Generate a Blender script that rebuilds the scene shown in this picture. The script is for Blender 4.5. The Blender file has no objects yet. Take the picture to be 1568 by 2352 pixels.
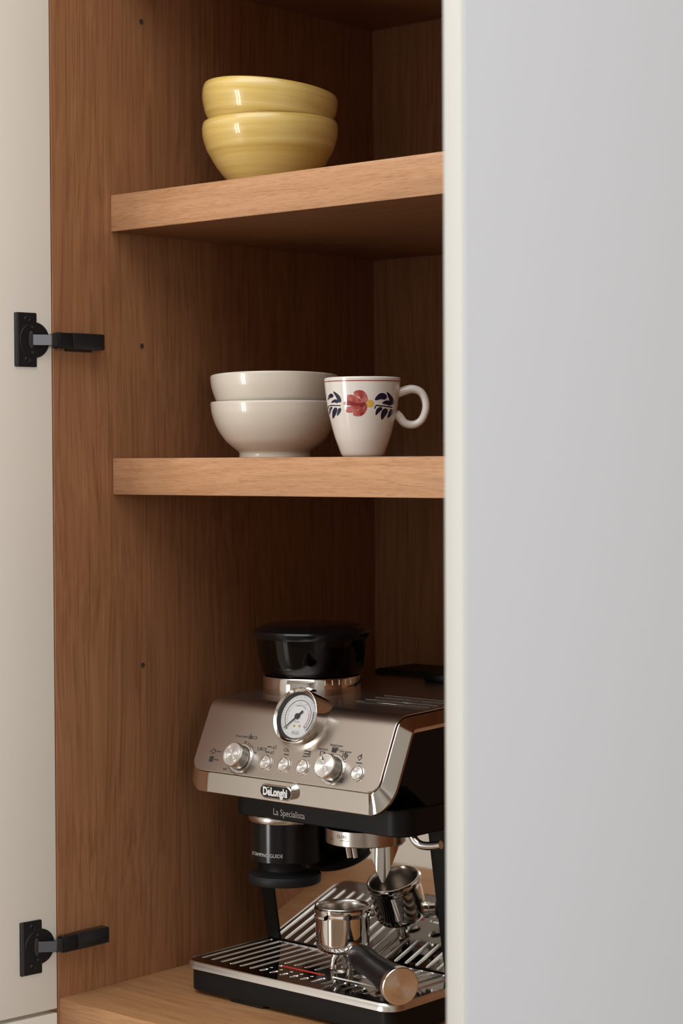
import bpy, bmesh, math, random
from math import sin, cos, pi, radians, atan2, sqrt, asin, hypot
from mathutils import Vector, Matrix

random.seed(4)
SC = bpy.context.scene
COL = SC.collection

# ------------------------------------------------------------------ camera
ZC = 1.45                      # eye height above the kitchen floor; z below is given from the floor
CAMX, CAMY = 1.66025, -1.43240
cam_d = bpy.data.cameras.new('camera')
cam = bpy.data.objects.new('camera', cam_d)
COL.objects.link(cam)
YAW, PITCH, ROLL, FPX = radians(41.12), radians(-1.46), radians(-0.273), 4637.5
fw = Vector((-sin(YAW) * cos(PITCH), cos(YAW) * cos(PITCH), sin(PITCH)))
rt = Vector((cos(YAW), sin(YAW), 0))
up = rt.cross(fw)
cr, sr = cos(ROLL), sin(ROLL)
rt, up = cr * rt + sr * up, -sr * rt + cr * up
cam.matrix_world = Matrix(((rt.x, up.x, -fw.x, CAMX), (rt.y, up.y, -fw.y, CAMY), (rt.z, up.z, -fw.z, ZC), (0, 0, 0, 1)))
cam_d.sensor_fit = 'VERTICAL'
cam_d.sensor_height = 36
cam_d.lens = 36 * FPX / 2352
cam_d.clip_start = 0.05
cam_d.dof.use_dof = True
cam_d.dof.focus_distance = 2.08
cam_d.dof.aperture_fstop = 8.5
SC.camera = cam

# ------------------------------------------------------------------ world, exposure, daylight through the windows
w = bpy.data.worlds.new('world')
SC.world = w
w.use_nodes = True
w.node_tree.nodes['Background'].inputs[0].default_value = (0.75, 0.85, 1, 1)
w.node_tree.nodes['Background'].inputs[1].default_value = 0.6
SC.view_settings.view_transform = 'Standard'
SC.view_settings.look = 'None'
SC.view_settings.exposure = 0.0
SC.view_settings.gamma = 1
SC.view_settings.use_curve_mapping = False

RX0, RX1, RY0, RY1, RZ = -2.6, 3.6, -4.2, 0.62, 3.0      # the kitchen


def area(name, loc, rot, sx, sy, power, col):
    l = bpy.data.lights.new(name, 'AREA')
    l.shape = 'RECTANGLE'
    l.size, l.size_y, l.energy, l.color = sx, sy, power, col
    o = bpy.data.objects.new(name, l)
    o.location, o.rotation_euler = loc, rot
    COL.objects.link(o)
    return o


# window in the wall to the right, glazed door in the wall behind the camera, roof light over the kitchen
WR = dict(y0=-2.55, y1=-1.3, z0=1.0, z1=2.4)
WF = dict(x0=-1.39, x1=-0.61, z0=0.0, z1=2.12)
WS = dict(x0=-1.7, x1=1.6, y0=-2.5, y1=-0.5)
area('window_light_right', (RX1 - 0.03, (WR['y0'] + WR['y1']) / 2, (WR['z0'] + WR['z1']) / 2), (0, radians(90), 0),
     WR['z1'] - WR['z0'], WR['y1'] - WR['y0'], 90, (0.95, 0.975, 1.0))
for gx in (-1.195, -0.805):        # the two panes of the glazed door
    area('door_light', (gx, RY0 + 0.03, 1.06), (radians(90), 0, 0), 0.25, 1.9, 28, (1, 0.97, 0.93))
area('roof_light', ((WS['x0'] + WS['x1']) / 2, (WS['y0'] + WS['y1']) / 2, RZ - 0.01), (0, 0, 0),
     WS['x1'] - WS['x0'], WS['y1'] - WS['y0'], 60, (0.97, 0.975, 0.97))


# ------------------------------------------------------------------ materials
def mat(name, col, rough=0.5, metal=0.0, spec=0.5, coat=0.0, coat_rough=0.05, aniso=0.0):
    m = bpy.data.materials.new(name)
    m.use_nodes = True
    b = m.node_tree.nodes['Principled BSDF']
    b.inputs['Base Color'].default_value = (*col, 1)
    b.inputs['Roughness'].default_value = rough
    b.inputs['Metallic'].default_value = metal
    b.inputs['Specular IOR Level'].default_value = spec
    b.inputs['Coat Weight'].default_value = coat
    b.inputs['Coat Roughness'].default_value = coat_rough
    b.inputs['Anisotropic'].default_value = aniso
    return m


def nd(m, t, **kw):
    n = m.node_tree.nodes.new(t)
    for k, v in kw.items():
        if k in n.inputs:
            n.inputs[k].default_value = v
        else:
            setattr(n, k, v)
    return n


def lk(m, a, b):
    m.node_tree.links.new(a, b)


def bsdf(m):
    return m.node_tree.nodes['Principled BSDF']


def ramp(m, src, stops):
    r = nd(m, 'ShaderNodeValToRGB')
    e = r.color_ramp.elements
    while len(e) < len(stops):
        e.new(0.5)
    for q, (p, c) in zip(e, stops):
        q.position, q.color = p, (*c, 1)
    lk(m, src, r.inputs[0])
    return r


def scaled(m, sx, sy, sz, off=(0, 0, 0)):
    tc = nd(m, 'ShaderNodeTexCoord')
    mp = nd(m, 'ShaderNodeMapping')
    mp.inputs['Scale'].default_value = (sx, sy, sz)
    mp.inputs['Location'].default_value = off
    lk(m, tc.outputs['Object'], mp.inputs[0])
    return mp.outputs[0]


def wood(name, along, dark, mid, light, streak, pores, rough=0.42, off=(0, 0, 0)):
    """oak veneer whose grain runs along one axis: broad figure, fine streaks, short pores"""
    m = mat(name, mid, rough, spec=0.4)

    def sc(la, ac):
        v = [ac, ac, ac]
        v[along] = la
        return scaled(m, *v, off=off)
    n0 = nd(m, 'ShaderNodeTexNoise', Scale=1.0, Detail=2.0)             # slow figure that bends the streaks
    lk(m, sc(1.6, 5.5), n0.inputs['Vector'])
    add = nd(m, 'ShaderNodeMixRGB', blend_type='ADD')
    add.inputs[0].default_value = 1
    mul = nd(m, 'ShaderNodeMixRGB', blend_type='MULTIPLY')
    mul.inputs[0].default_value = 1
    mul.inputs[2].default_value = (streak * .085,) * 3 + (1,)
    lk(m, n0.outputs['Color'], mul.inputs[1])
    lk(m, sc(1.2, streak), add.inputs[1])
    sc2 = nd(m, 'ShaderNodeVectorMath', operation='SCALE')
    lk(m, mul.outputs[0], sc2.inputs[0])
    sc2.inputs['Scale'].default_value = 1.0
    lk(m, sc2.outputs[0], add.inputs[2])
    n1 = nd(m, 'ShaderNodeTexNoise', Scale=1.0, Detail=4.0, Roughness=0.65)
    lk(m, add.outputs[0], n1.inputs['Vector'])
    n2 = nd(m, 'ShaderNodeTexNoise', Scale=1.0, Detail=3.0)
    lk(m, sc(pores[0], pores[1]), n2.inputs['Vector'])
    n3 = nd(m, 'ShaderNodeTexNoise', Scale=1.0, Detail=2.0)
    lk(m, sc(2.2, 9), n3.inputs['Vector'])
    r1 = ramp(m, n1.outputs['Fac'], [(0.30, dark), (0.5, mid), (0.72, light)])
    r2 = ramp(m, n2.outputs['Fac'], [(0.36, (0.78, 0.75, 0.72)), (0.47, (1, 1, 1)), (1, (1, 1, 1))])
    r3 = ramp(m, n3.outputs['Fac'], [(0.3, (0.92, 0.91, 0.90)), (0.7, (1.0, 1.0, 1.0))])
    a = nd(m, 'ShaderNodeMixRGB', blend_type='MULTIPLY')
    a.inputs[0].default_value = 1
    lk(m, r1.outputs[0], a.inputs[1])
    lk(m, r2.outputs[0], a.inputs[2])
    b = nd(m, 'ShaderNodeMixRGB', blend_type='MULTIPLY')
    b.inputs[0].default_value = 1
    lk(m, a.outputs[0], b.inputs[1])
    lk(m, r3.outputs[0], b.inputs[2])
    lk(m, b.outputs[0], bsdf(m).inputs['Base Color'])
    bp = nd(m, 'ShaderNodeBump')
    bp.inputs['Strength'].default_value = 0.12
    bp.inputs['Distance'].default_value = 0.0006
    lk(m, n2.outputs['Fac'], bp.inputs['Height'])
    lk(m, bp.outputs[0], bsdf(m).inputs['Normal'])
    return m


OAK_D, OAK_M, OAK_L = (0.240, 0.102, 0.043), (0.325, 0.144, 0.063), (0.385, 0.178, 0.082)
M = {}
M['oak_up'] = wood('oak_upright', 2, OAK_D, OAK_M, OAK_L, 190, (7, 900))
M['oak_x_lit'] = wood('oak_lengthwise_lit', 0, (0.51, 0.265, 0.132), (0.605, 0.325, 0.168), (0.665, 0.37, 0.20), 150, (70, 1700), rough=0.34)  # same oak, colour lightened for the front light on shelf edges
M['oak_back_lit'] = wood('oak_back_board_lit', 2, (0.35, 0.17, 0.085), (0.45, 0.23, 0.12), (0.52, 0.27, 0.145), 190, (7, 900))  # same oak, lightened because too little light reaches the back panel
M['oak_board_shaded'] = wood('oak_shelf_board_shaded', 0, (0.25, 0.115, 0.05), (0.31, 0.145, 0.066), (0.36, 0.175, 0.08), 150, (70, 1700), rough=0.45)  # same oak as the edges, darkened to shade shelf tops and undersides
M['oak_floor'] = wood('oak_bottom', 0, (0.40, 0.20, 0.085), (0.48, 0.25, 0.112), (0.53, 0.285, 0.135), 110, (24, 800), rough=0.4)


def lacquer(name, col, rough):
    m = mat(name, col, rough, spec=0.4)
    n = nd(m, 'ShaderNodeTexNoise', Scale=900.0, Detail=2.0)
    lk(m, scaled(m, 1, 1, 1), n.inputs['Vector'])
    bp = nd(m, 'ShaderNodeBump')
    bp.inputs['Strength'].default_value = 0.08
    bp.inputs['Distance'].default_value = 0.0004
    lk(m, n.outputs['Fac'], bp.inputs['Height'])
    lk(m, bp.outputs[0], bsdf(m).inputs['Normal'])
    return m


M['door_in'] = lacquer('door_inner_lacquer', (0.74, 0.68, 0.59), 0.5)
M['door_out'] = lacquer('door_outer_lacquer', (0.565, 0.57, 0.585), 0.5)
M['edge'] = lacquer('door_edge_band', (0.535, 0.52, 0.475), 0.45)
M['wall'] = lacquer('wall_paint', (0.45, 0.41, 0.365), 0.9)
M['ceiling'] = lacquer('ceiling_paint', (0.78, 0.75, 0.71), 0.9)
M['room_floor'] = wood('room_floor_wood', 1, (0.10, 0.06, 0.035), (0.15, 0.095, 0.055), (0.19, 0.125, 0.075), 30, (20, 200), rough=0.4)
M['frame_white'] = mat('window_frame_paint', (0.8, 0.78, 0.75), 0.4)
M['hinge'] = mat('hinge_black', (0.022, 0.021, 0.022), 0.38, 0.6)
M['hinge_steel'] = mat('hinge_grey_steel', (0.085, 0.082, 0.086), 0.45, 0.8)
M['hinge_cover'] = mat('hinge_cover_black', (0.012, 0.012, 0.013), 0.33)


def glaze(name, base, light, rough):
    m = mat(name, base, rough, spec=0.5, coat=0.6, coat_rough=0.04)
    n = nd(m, 'ShaderNodeTexNoise', Scale=1.0, Detail=4.0, Roughness=0.6)
    lk(m, scaled(m, 6, 6, 170), n.inputs['Vector'])
    r = ramp(m, n.outputs['Fac'], [(0.34, base), (0.68, light)])
    lk(m, r.outputs[0], bsdf(m).inputs['Base Color'])
    return m


M['yellow'] = glaze('yellow_glaze', (0.76, 0.515, 0.125), (0.90, 0.68, 0.26), 0.3)
M['cream'] = mat('cream_glaze', (0.80, 0.725, 0.62), 0.28, coat=0.5, coat_rough=0.03)
M['china'] = mat('white_china', (0.88, 0.83, 0.765), 0.2, coat=1.0, coat_rough=0.02)
M['pred'] = None
M['navy'] = mat('navy_paint', (0.006, 0.008, 0.045), 0.25, coat=0.5, coat_rough=0.03)
M['yolk'] = mat('yellow_paint', (0.80, 0.50, 0.09), 0.3, coat=0.5, coat_rough=0.03)
M['redline'] = mat('red_line_paint', (0.36, 0.06, 0.05), 0.3, coat=0.5, coat_rough=0.03)


def petal_paint():
    m = mat('red_brush_paint', (0.4, 0.06, 0.05), 0.28, coat=0.5, coat_rough=0.03)
    n = nd(m, 'ShaderNodeTexNoise', Scale=1.0, Detail=3.0)
    lk(m, scaled(m, 160, 160, 160), n.inputs['Vector'])
    r = ramp(m, n.outputs['Fac'], [(0.3, (0.30, 0.028, 0.028)), (0.52, (0.47, 0.085, 0.075)), (0.72, (0.62, 0.22, 0.19))])
    lk(m, r.outputs[0], bsdf(m).inputs['Base Color'])
    return m


M['pred'] = petal_paint()
M['predd'] = mat('dark_red_paint', (0.26, 0.02, 0.022), 0.28, coat=0.5, coat_rough=0.03)


def brushed(name, col, rough, axis=None, scale=900, amt=0.05):
    m = mat(name, col, rough, 1.0)
    v = [40, 40, 40]
    if axis is None:
        v = [scale] * 3
    else:
        v = [scale] * 3
        v[axis] = 14
    n = nd(m, 'ShaderNodeTexNoise', Scale=1.0, Detail=2.0)
    lk(m, scaled(m, *v), n.inputs['Vector'])
    bp = nd(m, 'ShaderNodeBump')
    bp.inputs['Strength'].default_value = amt
    bp.inputs['Distance'].default_value = 0.0003
    lk(m, n.outputs['Fac'], bp.inputs['Height'])
    lk(m, bp.outputs[0], bsdf(m).inputs['Normal'])
    return m


M['panel'] = brushed('satin_champagne_metal', (0.55, 0.49, 0.44), 0.28, None, 1400, 0.05)
M['chrome'] = mat('chrome', (0.80, 0.77, 0.735), 0.035, 1.0)
M['chrome_soft'] = mat('chrome_soft', (0.78, 0.76, 0.73), 0.12, 1.0)
M['slot_steel'] = mat('slot_wall_steel', (0.86, 0.84, 0.81), 0.32, 1.0)
M['rim_steel'] = mat('rim_steel', (0.82, 0.80, 0.77), 0.27, 1.0)
M['mirror'] = mat('mirror_steel', (0.70, 0.665, 0.63), 0.05, 1.0)
M['grille'] = mat('polished_dark_steel', (0.24, 0.225, 0.213), 0.05, 1.0)
M['steel'] = brushed('brushed_steel', (0.66, 0.61, 0.56), 0.24, 2, 900, 0.04)
M['knurl'] = mat('knurled_steel', (0.62, 0.6, 0.57), 0.25, 1.0)


M['spun'] = mat('turned_steel', (0.90, 0.89, 0.87), 0.2, 1.0)
M['black'] = mat('black_plastic', (0.007, 0.007, 0.0072), 0.42, spec=0.22)
M['black_gloss'] = mat('black_gloss_plastic', (0.007, 0.007, 0.008), 0.16, spec=0.4)
M['black_soft'] = mat('soft_black_plastic', (0.012, 0.012, 0.0135), 0.5, spec=0.28)
M['grip'] = mat('portafilter_grip', (0.008, 0.008, 0.009), 0.32, spec=0.45)
M['white'] = mat('white_print', (0.8, 0.79, 0.77), 0.5)
M['grey_print'] = mat('grey_print', (0.5, 0.49, 0.47), 0.5)
M['dark_print'] = mat('dark_print', (0.03, 0.024, 0.02), 0.5)
M['dial'] = mat('dial_white', (0.82, 0.81, 0.80), 0.4)
M['dial_grey'] = mat('dial_grey_print', (0.36, 0.35, 0.35), 0.5)
M['needle'] = mat('needle_black', (0.02, 0.02, 0.022), 0.35)
M['orange'] = mat('orange_marker', (0.62, 0.30, 0.03), 0.35)
M['red'] = mat('red_plastic', (0.62, 0.03, 0.015), 0.35)
M['hole'] = mat('hole_dark', (0.05, 0.028, 0.018), 0.8)


def thin_glass(name, tint, gloss):
    m = bpy.data.materials.new(name)
    m.use_nodes = True
    nt = m.node_tree
    nt.nodes.remove(nt.nodes['Principled BSDF'])
    tr = nd(m, 'ShaderNodeBsdfTransparent')
    tr.inputs[0].default_value = (*tint, 1)
    gl = nd(m, 'ShaderNodeBsdfGlossy')
    gl.inputs['Roughness'].default_value = 0.02
    fr = nd(m, 'ShaderNodeFresnel')
    fr.inputs[0].default_value = gloss
    mx = nd(m, 'ShaderNodeMixShader')
    lk(m, fr.outputs[0], mx.inputs[0])
    lk(m, tr.outputs[0], mx.inputs[1])
    lk(m, gl.outputs[0], mx.inputs[2])
    lk(m, mx.outputs[0], nt.nodes['Material Output'].inputs[0])
    return m


M['smoke'] = thin_glass('smoked_plastic', (0.24, 0.215, 0.19), 1.5)
M['glass'] = thin_glass('gauge_glass', (0.97, 0.97, 0.97), 1.45)


# ------------------------------------------------------------------ builders (all points in room coordinates)
def world_of(p):
    v = Vector((0, 0, 0))
    while p is not None:
        v += p.location
        p = p.parent
    return v


def obj(name, bm, m, parent=None, label=None, smooth=True, angle=35):
    """links one bmesh as one object; a child keeps its points where they were given"""
    me = bpy.data.meshes.new(name)
    off = world_of(parent)
    bmesh.ops.remove_doubles(bm, verts=bm.verts[:], dist=1e-6)
    if off.length:
        bmesh.ops.translate(bm, verts=bm.verts[:], vec=-off)
    bm.normal_update()
    bm.to_mesh(me)
    bm.free()
    me.materials.append(m)
    o = bpy.data.objects.new(name, me)
    COL.objects.link(o)
    if parent is not None:
        o.parent = parent
    if label:
        o['label'] = label
    if smooth:
        for p in me.polygons:
            p.use_smooth = True
        me.set_sharp_from_angle(angle=radians(angle))
    return o


def spin(name, bm, m, parent, F, label=None, angle=35):
    """like obj(), but the object's own z axis is the turning axis (frame F), for turned metal"""
    bm.normal_update()
    o = obj(name, bm, m, None, label, True, angle)
    o.parent = parent
    o.matrix_local = Matrix.Translation(-world_of(parent)) @ F
    return o


def turned(r, z, n=96):
    """a turned metal face: shallow concentric grooves of uneven slope, rim to centre"""
    pts, dr, q = [(r, z)], r / n, random.Random(7)
    for i in range(1, n):
        rr = r - dr * i
        pts.append((rr + dr * .5, z - dr * .5 * math.tan(radians(q.uniform(1, 20)))))
        pts.append((rr, z))
    return pts + [(0, z)]


def thing(name, label, cat, loc, group=None):
    o = bpy.data.objects.new(name, None)
    o.empty_display_size = 0.03
    o.location = loc
    o['label'], o['category'] = label, cat
    if group:
        o['group'] = group
    COL.objects.link(o)
    return o


def structure(name, bm, m):
    o = obj(name, bm, m)
    o['kind'] = 'structure'
    return o


def box(x0, x1, y0, y1, z0, z1, bev=0.0, seg=2, bm=None):
    b = bmesh.new() if bm is None else bm
    g = bmesh.ops.create_cube(b, size=1)
    for v in g['verts']:
        v.co = Vector(((x0 + x1) / 2 + v.co.x * (x1 - x0), (y0 + y1) / 2 + v.co.y * (y1 - y0), (z0 + z1) / 2 + v.co.z * (z1 - z0)))
    if bev:
        es = list({e for v in g['verts'] for e in v.link_edges})
        bmesh.ops.bevel(b, geom=es, offset=bev, segments=seg, profile=0.5, affect='EDGES')
    return b


def frame(origin, z, x=None):
    """4x4 with +z along z"""
    z = Vector(z).normalized()
    x = Vector(x) if x is not None else (Vector((1, 0, 0)) if abs(z.x) < 0.9 else Vector((0, 1, 0)))
    x = (x - z * x.dot(z)).normalized()
    y = z.cross(x)
    return Matrix(((x.x, y.x, z.x, origin[0]), (x.y, y.y, z.y, origin[1]), (x.z, y.z, z.z, origin[2]), (0, 0, 0, 1)))


def lathe(profile, F=None, seg=64, bm=None, cap0=False, cap1=False, a0=0, a1=2 * pi):
    b = bmesh.new() if bm is None else bm
    full = abs(a1 - a0 - 2 * pi) < 1e-6
    n = seg if full else seg + 1
    rings = []
    for r, z in profile:
        if r < 1e-7:
            p = Vector((0, 0, z))
            rings.append([b.verts.new(F @ p if F else p)])
        else:
            ring = []
            for i in range(n):
                a = a0 + (a1 - a0) * i / seg
                p = Vector((r * cos(a), r * sin(a), z))
                ring.append(b.verts.new(F @ p if F else p))
            rings.append(ring)
    for A, B in zip(rings, rings[1:]):
        for i in range(seg):
            j = (i + 1) % n
            q = [A[i % len(A)], A[j % len(A)], B[j % len(B)], B[i % len(B)]]
            q = list(dict.fromkeys(q))
            if len(q) >= 3:
                try:
                    b.faces.new(q)
                except ValueError:
                    pass
    if cap0 and len(rings[0]) > 2:
        b.faces.new(rings[0][::-1])
    if cap1 and len(rings[-1]) > 2:
        b.faces.new(rings[-1])
    bmesh.ops.recalc_face_normals(b, faces=b.faces[:])
    return b


def tube(path, rad, seg=16, bm=None, caps=True):
    b = bmesh.new() if bm is None else bm
    pts = [Vector(p) for p in path]
    rads = rad if isinstance(rad, (list, tuple)) else [rad] * len(pts)
    prev = None
    rings = []
    for i, p in enumerate(pts):
        t = (pts[min(i + 1, len(pts) - 1)] - pts[max(i - 1, 0)]).normalized()
        if prev is None:
            s = t.orthogonal().normalized()
        else:
            s = (prev - t * prev.dot(t)).normalized()
        prev = s
        q = t.cross(s)
        rings.append([b.verts.new(p + (s * cos(2 * pi * k / seg) + q * sin(2 * pi * k / seg)) * rads[i]) for k in range(seg)])
    for A, B in zip(rings, rings[1:]):
        for k in range(seg):
            b.faces.new((A[k], A[(k + 1) % seg], B[(k + 1) % seg], B[k]))
    if caps:
        b.faces.new(rings[0][::-1])
        b.faces.new(rings[-1])
    bmesh.ops.recalc_face_normals(b, faces=b.faces[:])
    return b


def rrect(x0, x1, y0, y1, r, seg=6):
    pts = []
    for cx, cy, a in ((x1 - r, y0 + r, -pi / 2), (x1 - r, y1 - r, 0), (x0 + r, y1 - r, pi / 2), (x0 + r, y0 + r, pi)):
        for i in range(seg + 1):
            t = a + pi / 2 * i / seg
            pts.append((cx + r * cos(t), cy + r * sin(t)))
    return pts


def prism(poly, F=None, d0=0.0, d1=1.0, bm=None, chamfer=0.0):
    """polygon in the frame's xy swept along its z, edges of both ends eased by chamfer"""
    b = bmesh.new() if bm is None else bm
    n = len(poly)

    def inset(c):
        out = []
        for i in range(n):
            p0, p1, p2 = Vector(poly[i - 1]), Vector(poly[i]), Vector(poly[(i + 1) % n])
            e0, e1 = (p1 - p0).normalized(), (p2 - p1).normalized()
            nrm = Vector((-(e0.y + e1.y), e0.x + e1.x))
            if nrm.length < 1e-9:
                nrm = Vector((-e0.y, e0.x))
            nrm.normalize()
            k = max(0.35, nrm.dot(Vector((-e0.y, e0.x))))
            out.append(p1 + nrm * c / k)
        return out
    area2 = sum(poly[i - 1][0] * poly[i][1] - poly[i][0] * poly[i - 1][1] for i in range(n))
    if area2 < 0:
        poly = poly[::-1]
    sg = 1 if d1 > d0 else -1
    lev = [(d0, chamfer), (d0 + sg * chamfer, 0), (d1 - sg * chamfer, 0), (d1, chamfer)] if chamfer else [(d0, 0), (d1, 0)]
    rings = []
    for d, c in lev:
        pp = inset(c) if c else [Vector(p) for p in poly]
        rings.append([b.verts.new((F @ Vector((p.x, p.y, d))) if F else Vector((p.x, p.y, d))) for p in pp])
    for A, B in zip(rings, rings[1:]):
        for i in range(n):
            b.faces.new((A[i], A[(i + 1) % n], B[(i + 1) % n], B[i]))
    f0 = b.faces.new(rings[0][::-1])
    f1 = b.faces.new(rings[-1])
    bmesh.ops.triangulate(b, faces=[f0, f1])
    bmesh.ops.recalc_face_normals(b, faces=b.faces[:])
    return b


def text(body, F, size, m, parent, name='lettering', label=None, depth=0.00015, bold=0.0, align='CENTER', sx=1.0, shear=0.0, bend=None, space=1.0):
    """printed words: centred on the frame's origin, reading along its x, up along its y, thin relief along its z"""
    c = bpy.data.curves.new(name, 'FONT')
    c.body, c.size, c.align_x, c.align_y = body, size, align, 'CENTER'
    c.extrude, c.offset, c.shear, c.space_character = depth, bold, shear, space
    c.resolution_u = 3
    t = bpy.data.objects.new('tmp', c)
    COL.objects.link(t)
    bpy.context.view_layer.update()
    me = bpy.data.meshes.new_from_object(t.evaluated_get(bpy.context.evaluated_depsgraph_get()))
    bpy.data.objects.remove(t)
    bpy.data.curves.remove(c)
    b = bmesh.new()
    b.from_mesh(me)
    bpy.data.meshes.remove(me)
    for v in b.verts:
        p = Vector((v.co.x * sx, v.co.y, v.co.z))
        v.co = bend(p) if bend else F @ p
    return obj(name, b, m, parent, label, smooth=False)


def Z(z):            # heights relative to eye level, worked out from image pixels
    return z + ZC


# ------------------------------------------------------------------ the kitchen shell
structure('floor', box(RX0 - .1, RX1 + .1, RY0 - .1, RY1 + .1, -.1, 0), M['room_floor'])
b = box(RX0 - .1, WS['x0'], RY0 - .1, RY1 + .1, RZ, RZ + .1)
box(WS['x1'], RX1 + .1, RY0 - .1, RY1 + .1, RZ, RZ + .1, bm=b)
box(WS['x0'], WS['x1'], RY0 - .1, WS['y0'], RZ, RZ + .1, bm=b)
box(WS['x0'], WS['x1'], WS['y1'], RY1 + .1, RZ, RZ + .1, bm=b)
structure('ceiling', b, M['ceiling'])
structure('wall_back', box(RX0 - .1, RX1 + .1, RY1, RY1 + .1, 0, RZ), M['wall'])
structure('wall_left', box(RX0 - .1, RX0, RY0, RY1, 0, RZ), M['wall'])
b = box(RX1, RX1 + .1, RY0, WR['y0'], 0, RZ)
box(RX1, RX1 + .1, WR['y1'], RY1, 0, RZ, bm=b)
box(RX1, RX1 + .1, WR['y0'], WR['y1'], 0, WR['z0'], bm=b)
box(RX1, RX1 + .1, WR['y0'], WR['y1'], WR['z1'], RZ, bm=b)
structure('wall_right', b, M['wall'])
b = box(RX0, WF['x0'], RY0 - .1, RY0, 0, RZ)
box(WF['x1'], RX1, RY0 - .1, RY0, 0, RZ, bm=b)
box(WF['x0'], WF['x1'], RY0 - .1, RY0, WF['z1'], RZ, bm=b)
structure('wall_front', b, M['wall'])
b = box(RX1 - .02, RX1 + .06, WR['y0'], WR['y0'] + .06, WR['z0'], WR['z1'])
box(RX1 - .02, RX1 + .06, WR['y1'] - .06, WR['y1'], WR['z0'], WR['z1'], bm=b)
box(RX1 - .02, RX1 + .06, -1.95, -1.90, WR['z0'], WR['z1'], bm=b)
box(RX1 - .02, RX1 + .06, WR['y0'], WR['y1'], WR['z0'], WR['z0'] + .06, bm=b)
box(RX1 - .02, RX1 + .06, WR['y0'], WR['y1'], WR['z1'] - .06, WR['z1'], bm=b)
structure('window_1', b, M['frame_white'])
b = box(WF['x0'], WF['x0'] + .06, RY0 - .06, RY0 + .06, 0, WF['z1'])
box(WF['x1'] - .06, WF['x1'], RY0 - .06, RY0 + .06, 0, WF['z1'], bm=b)
box(-1.07, -.93, RY0 - .06, RY0 + .06, 0, WF['z1'], bm=b)
box(WF['x0'], WF['x1'], RY0 - .06, RY0 + .06, 0, .11, bm=b)
box(WF['x0'], WF['x1'], RY0 - .06, RY0 + .06, WF['z1'] - .11, WF['z1'], bm=b)
structure('door_1', b, M['frame_white'])
b = box(WS['x0'] - .04, WS['x1'] + .04, WS['y0'] - .04, WS['y0'], RZ - .012, RZ + .1)
box(WS['x0'] - .04, WS['x1'] + .04, WS['y1'], WS['y1'] + .04, RZ - .012, RZ + .1, bm=b)
box(WS['x0'] - .04, WS['x0'], WS['y0'], WS['y1'], RZ - .012, RZ + .1, bm=b)
box(WS['x1'], WS['x1'] + .04, WS['y0'], WS['y1'], RZ - .012, RZ + .1, bm=b)
structure('window_2', b, M['frame_white'])

# ------------------------------------------------------------------ tall cabinet
CW, CD, CT = 0.828, 0.534, 0.019             # inner width, depth, board thickness
ZFL, ZMID, ZUP, ZTOP = Z(-.5805), Z(.0036), Z(.2935), Z(.5835)
ST = 0.0400                                   # shelf thickness
SB = 0.0844                                   # shelf set-back
TOPZ = 2.34
cab = thing('tall_cabinet', 'tall built-in oak-lined cupboard with open cream doors and two thick shelves', 'cabinet', (CW / 2, CD / 2, 0))
sp = obj('side_panel', box(-CT, 0, 0, CD + .012, .1, TOPZ, .0006, 1), M['oak_up'], cab)
obj('side_panel', box(CW, CW + CT, 0, CD + .012, .1, TOPZ, .0006, 1), M['oak_up'], cab)
obj('back_panel', box(0, CW, CD, CD + .012, .1, TOPZ), M['oak_back_lit'], cab)
obj('top_panel', box(-CT, CW + CT, 0, CD + .012, TOPZ, TOPZ + .019, .0006, 1), M['oak_x_lit'], cab)
obj('bottom_panel', box(0, CW, .001, CD, ZFL - .040, ZFL, .0010, 2), M['oak_floor'], cab, 'thick oak bottom board under the coffee machine')
obj('plinth', box(-CT, CW + CT, .06, CD, 0, .1), M['door_out'], cab)
for z in (ZMID, ZUP, ZTOP):
    sh_ = obj('shelf', box(.0006, CW - .0006, SB + .0024, CD - .001, z - ST, z, .0003, 1), M['oak_board_shaded'], cab)
    obj('edge_band', box(.0006, CW - .0006, SB, SB + .0024, z - ST - .0001, z + .0001, .0009, 2), M['oak_x_lit'], sh_)
obj('shelf', box(.0006, CW - .0006, SB, CD - .001, Z(-.98), Z(-.94), .0009, 2), M['oak_x_lit'], cab)
# shelf-pin holes
for y, z in ((.1329, .4915), (.1306, .1294), (.1284, -.2293), (.1275, -.70)):
    F = frame((0, y, Z(z)), (1, 0, 0))
    obj('pin_hole', lathe([(0, .00012), (.0022, .00012), (.0027, .0006), (.0031, .0002)], F, 20), M['hole'], sp)


# doors: local frame u = along the door away from its hinge line, w = thickness outwards, v = up
def door(hx, hy, ang, width, z0, z1, mi, mo, name='door'):
    d = Vector((-sin(ang), -cos(ang), 0))
    o = Vector((-cos(ang), sin(ang), 0))         # outside
    b = bmesh.new()
    F = Matrix(((d.x, o.x, 0, hx), (d.y, o.y, 0, hy), (0, 0, 1, 0), (0, 0, 0, 1)))
    box(0, width, 0, .018, z0, z1, .0012, 2, bm=b)
    for v in b.verts:
        v.co = F @ v.co
    bmesh.ops.recalc_face_normals(b, faces=b.faces[:])
    D = obj(name, b, mi, cab)
    bf = bmesh.new()
    box(.0016, width - .0016, .0172, .0188, z0 + .0016, z1 - .0016, .0004, 1, bm=bf)
    for v in bf.verts:
        v.co = F @ v.co
    bmesh.ops.recalc_face_normals(bf, faces=bf.faces[:])
    obj('outer_face', bf, mo, D)
    return D, F


DA = radians(7.0)
SEAM = Z(-.5915)
dl, FL = door(-.0003, -.0012, DA, .41, SEAM + .0002, TOPZ, M['door_in'], M['door_out'])
dl['label'] = 'cream inner face of the upper hinged door'
dl2, FL2 = door(-.0003, -.0012, DA, .41, .105, SEAM - .0042, M['door_in'], M['door_out'])
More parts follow.
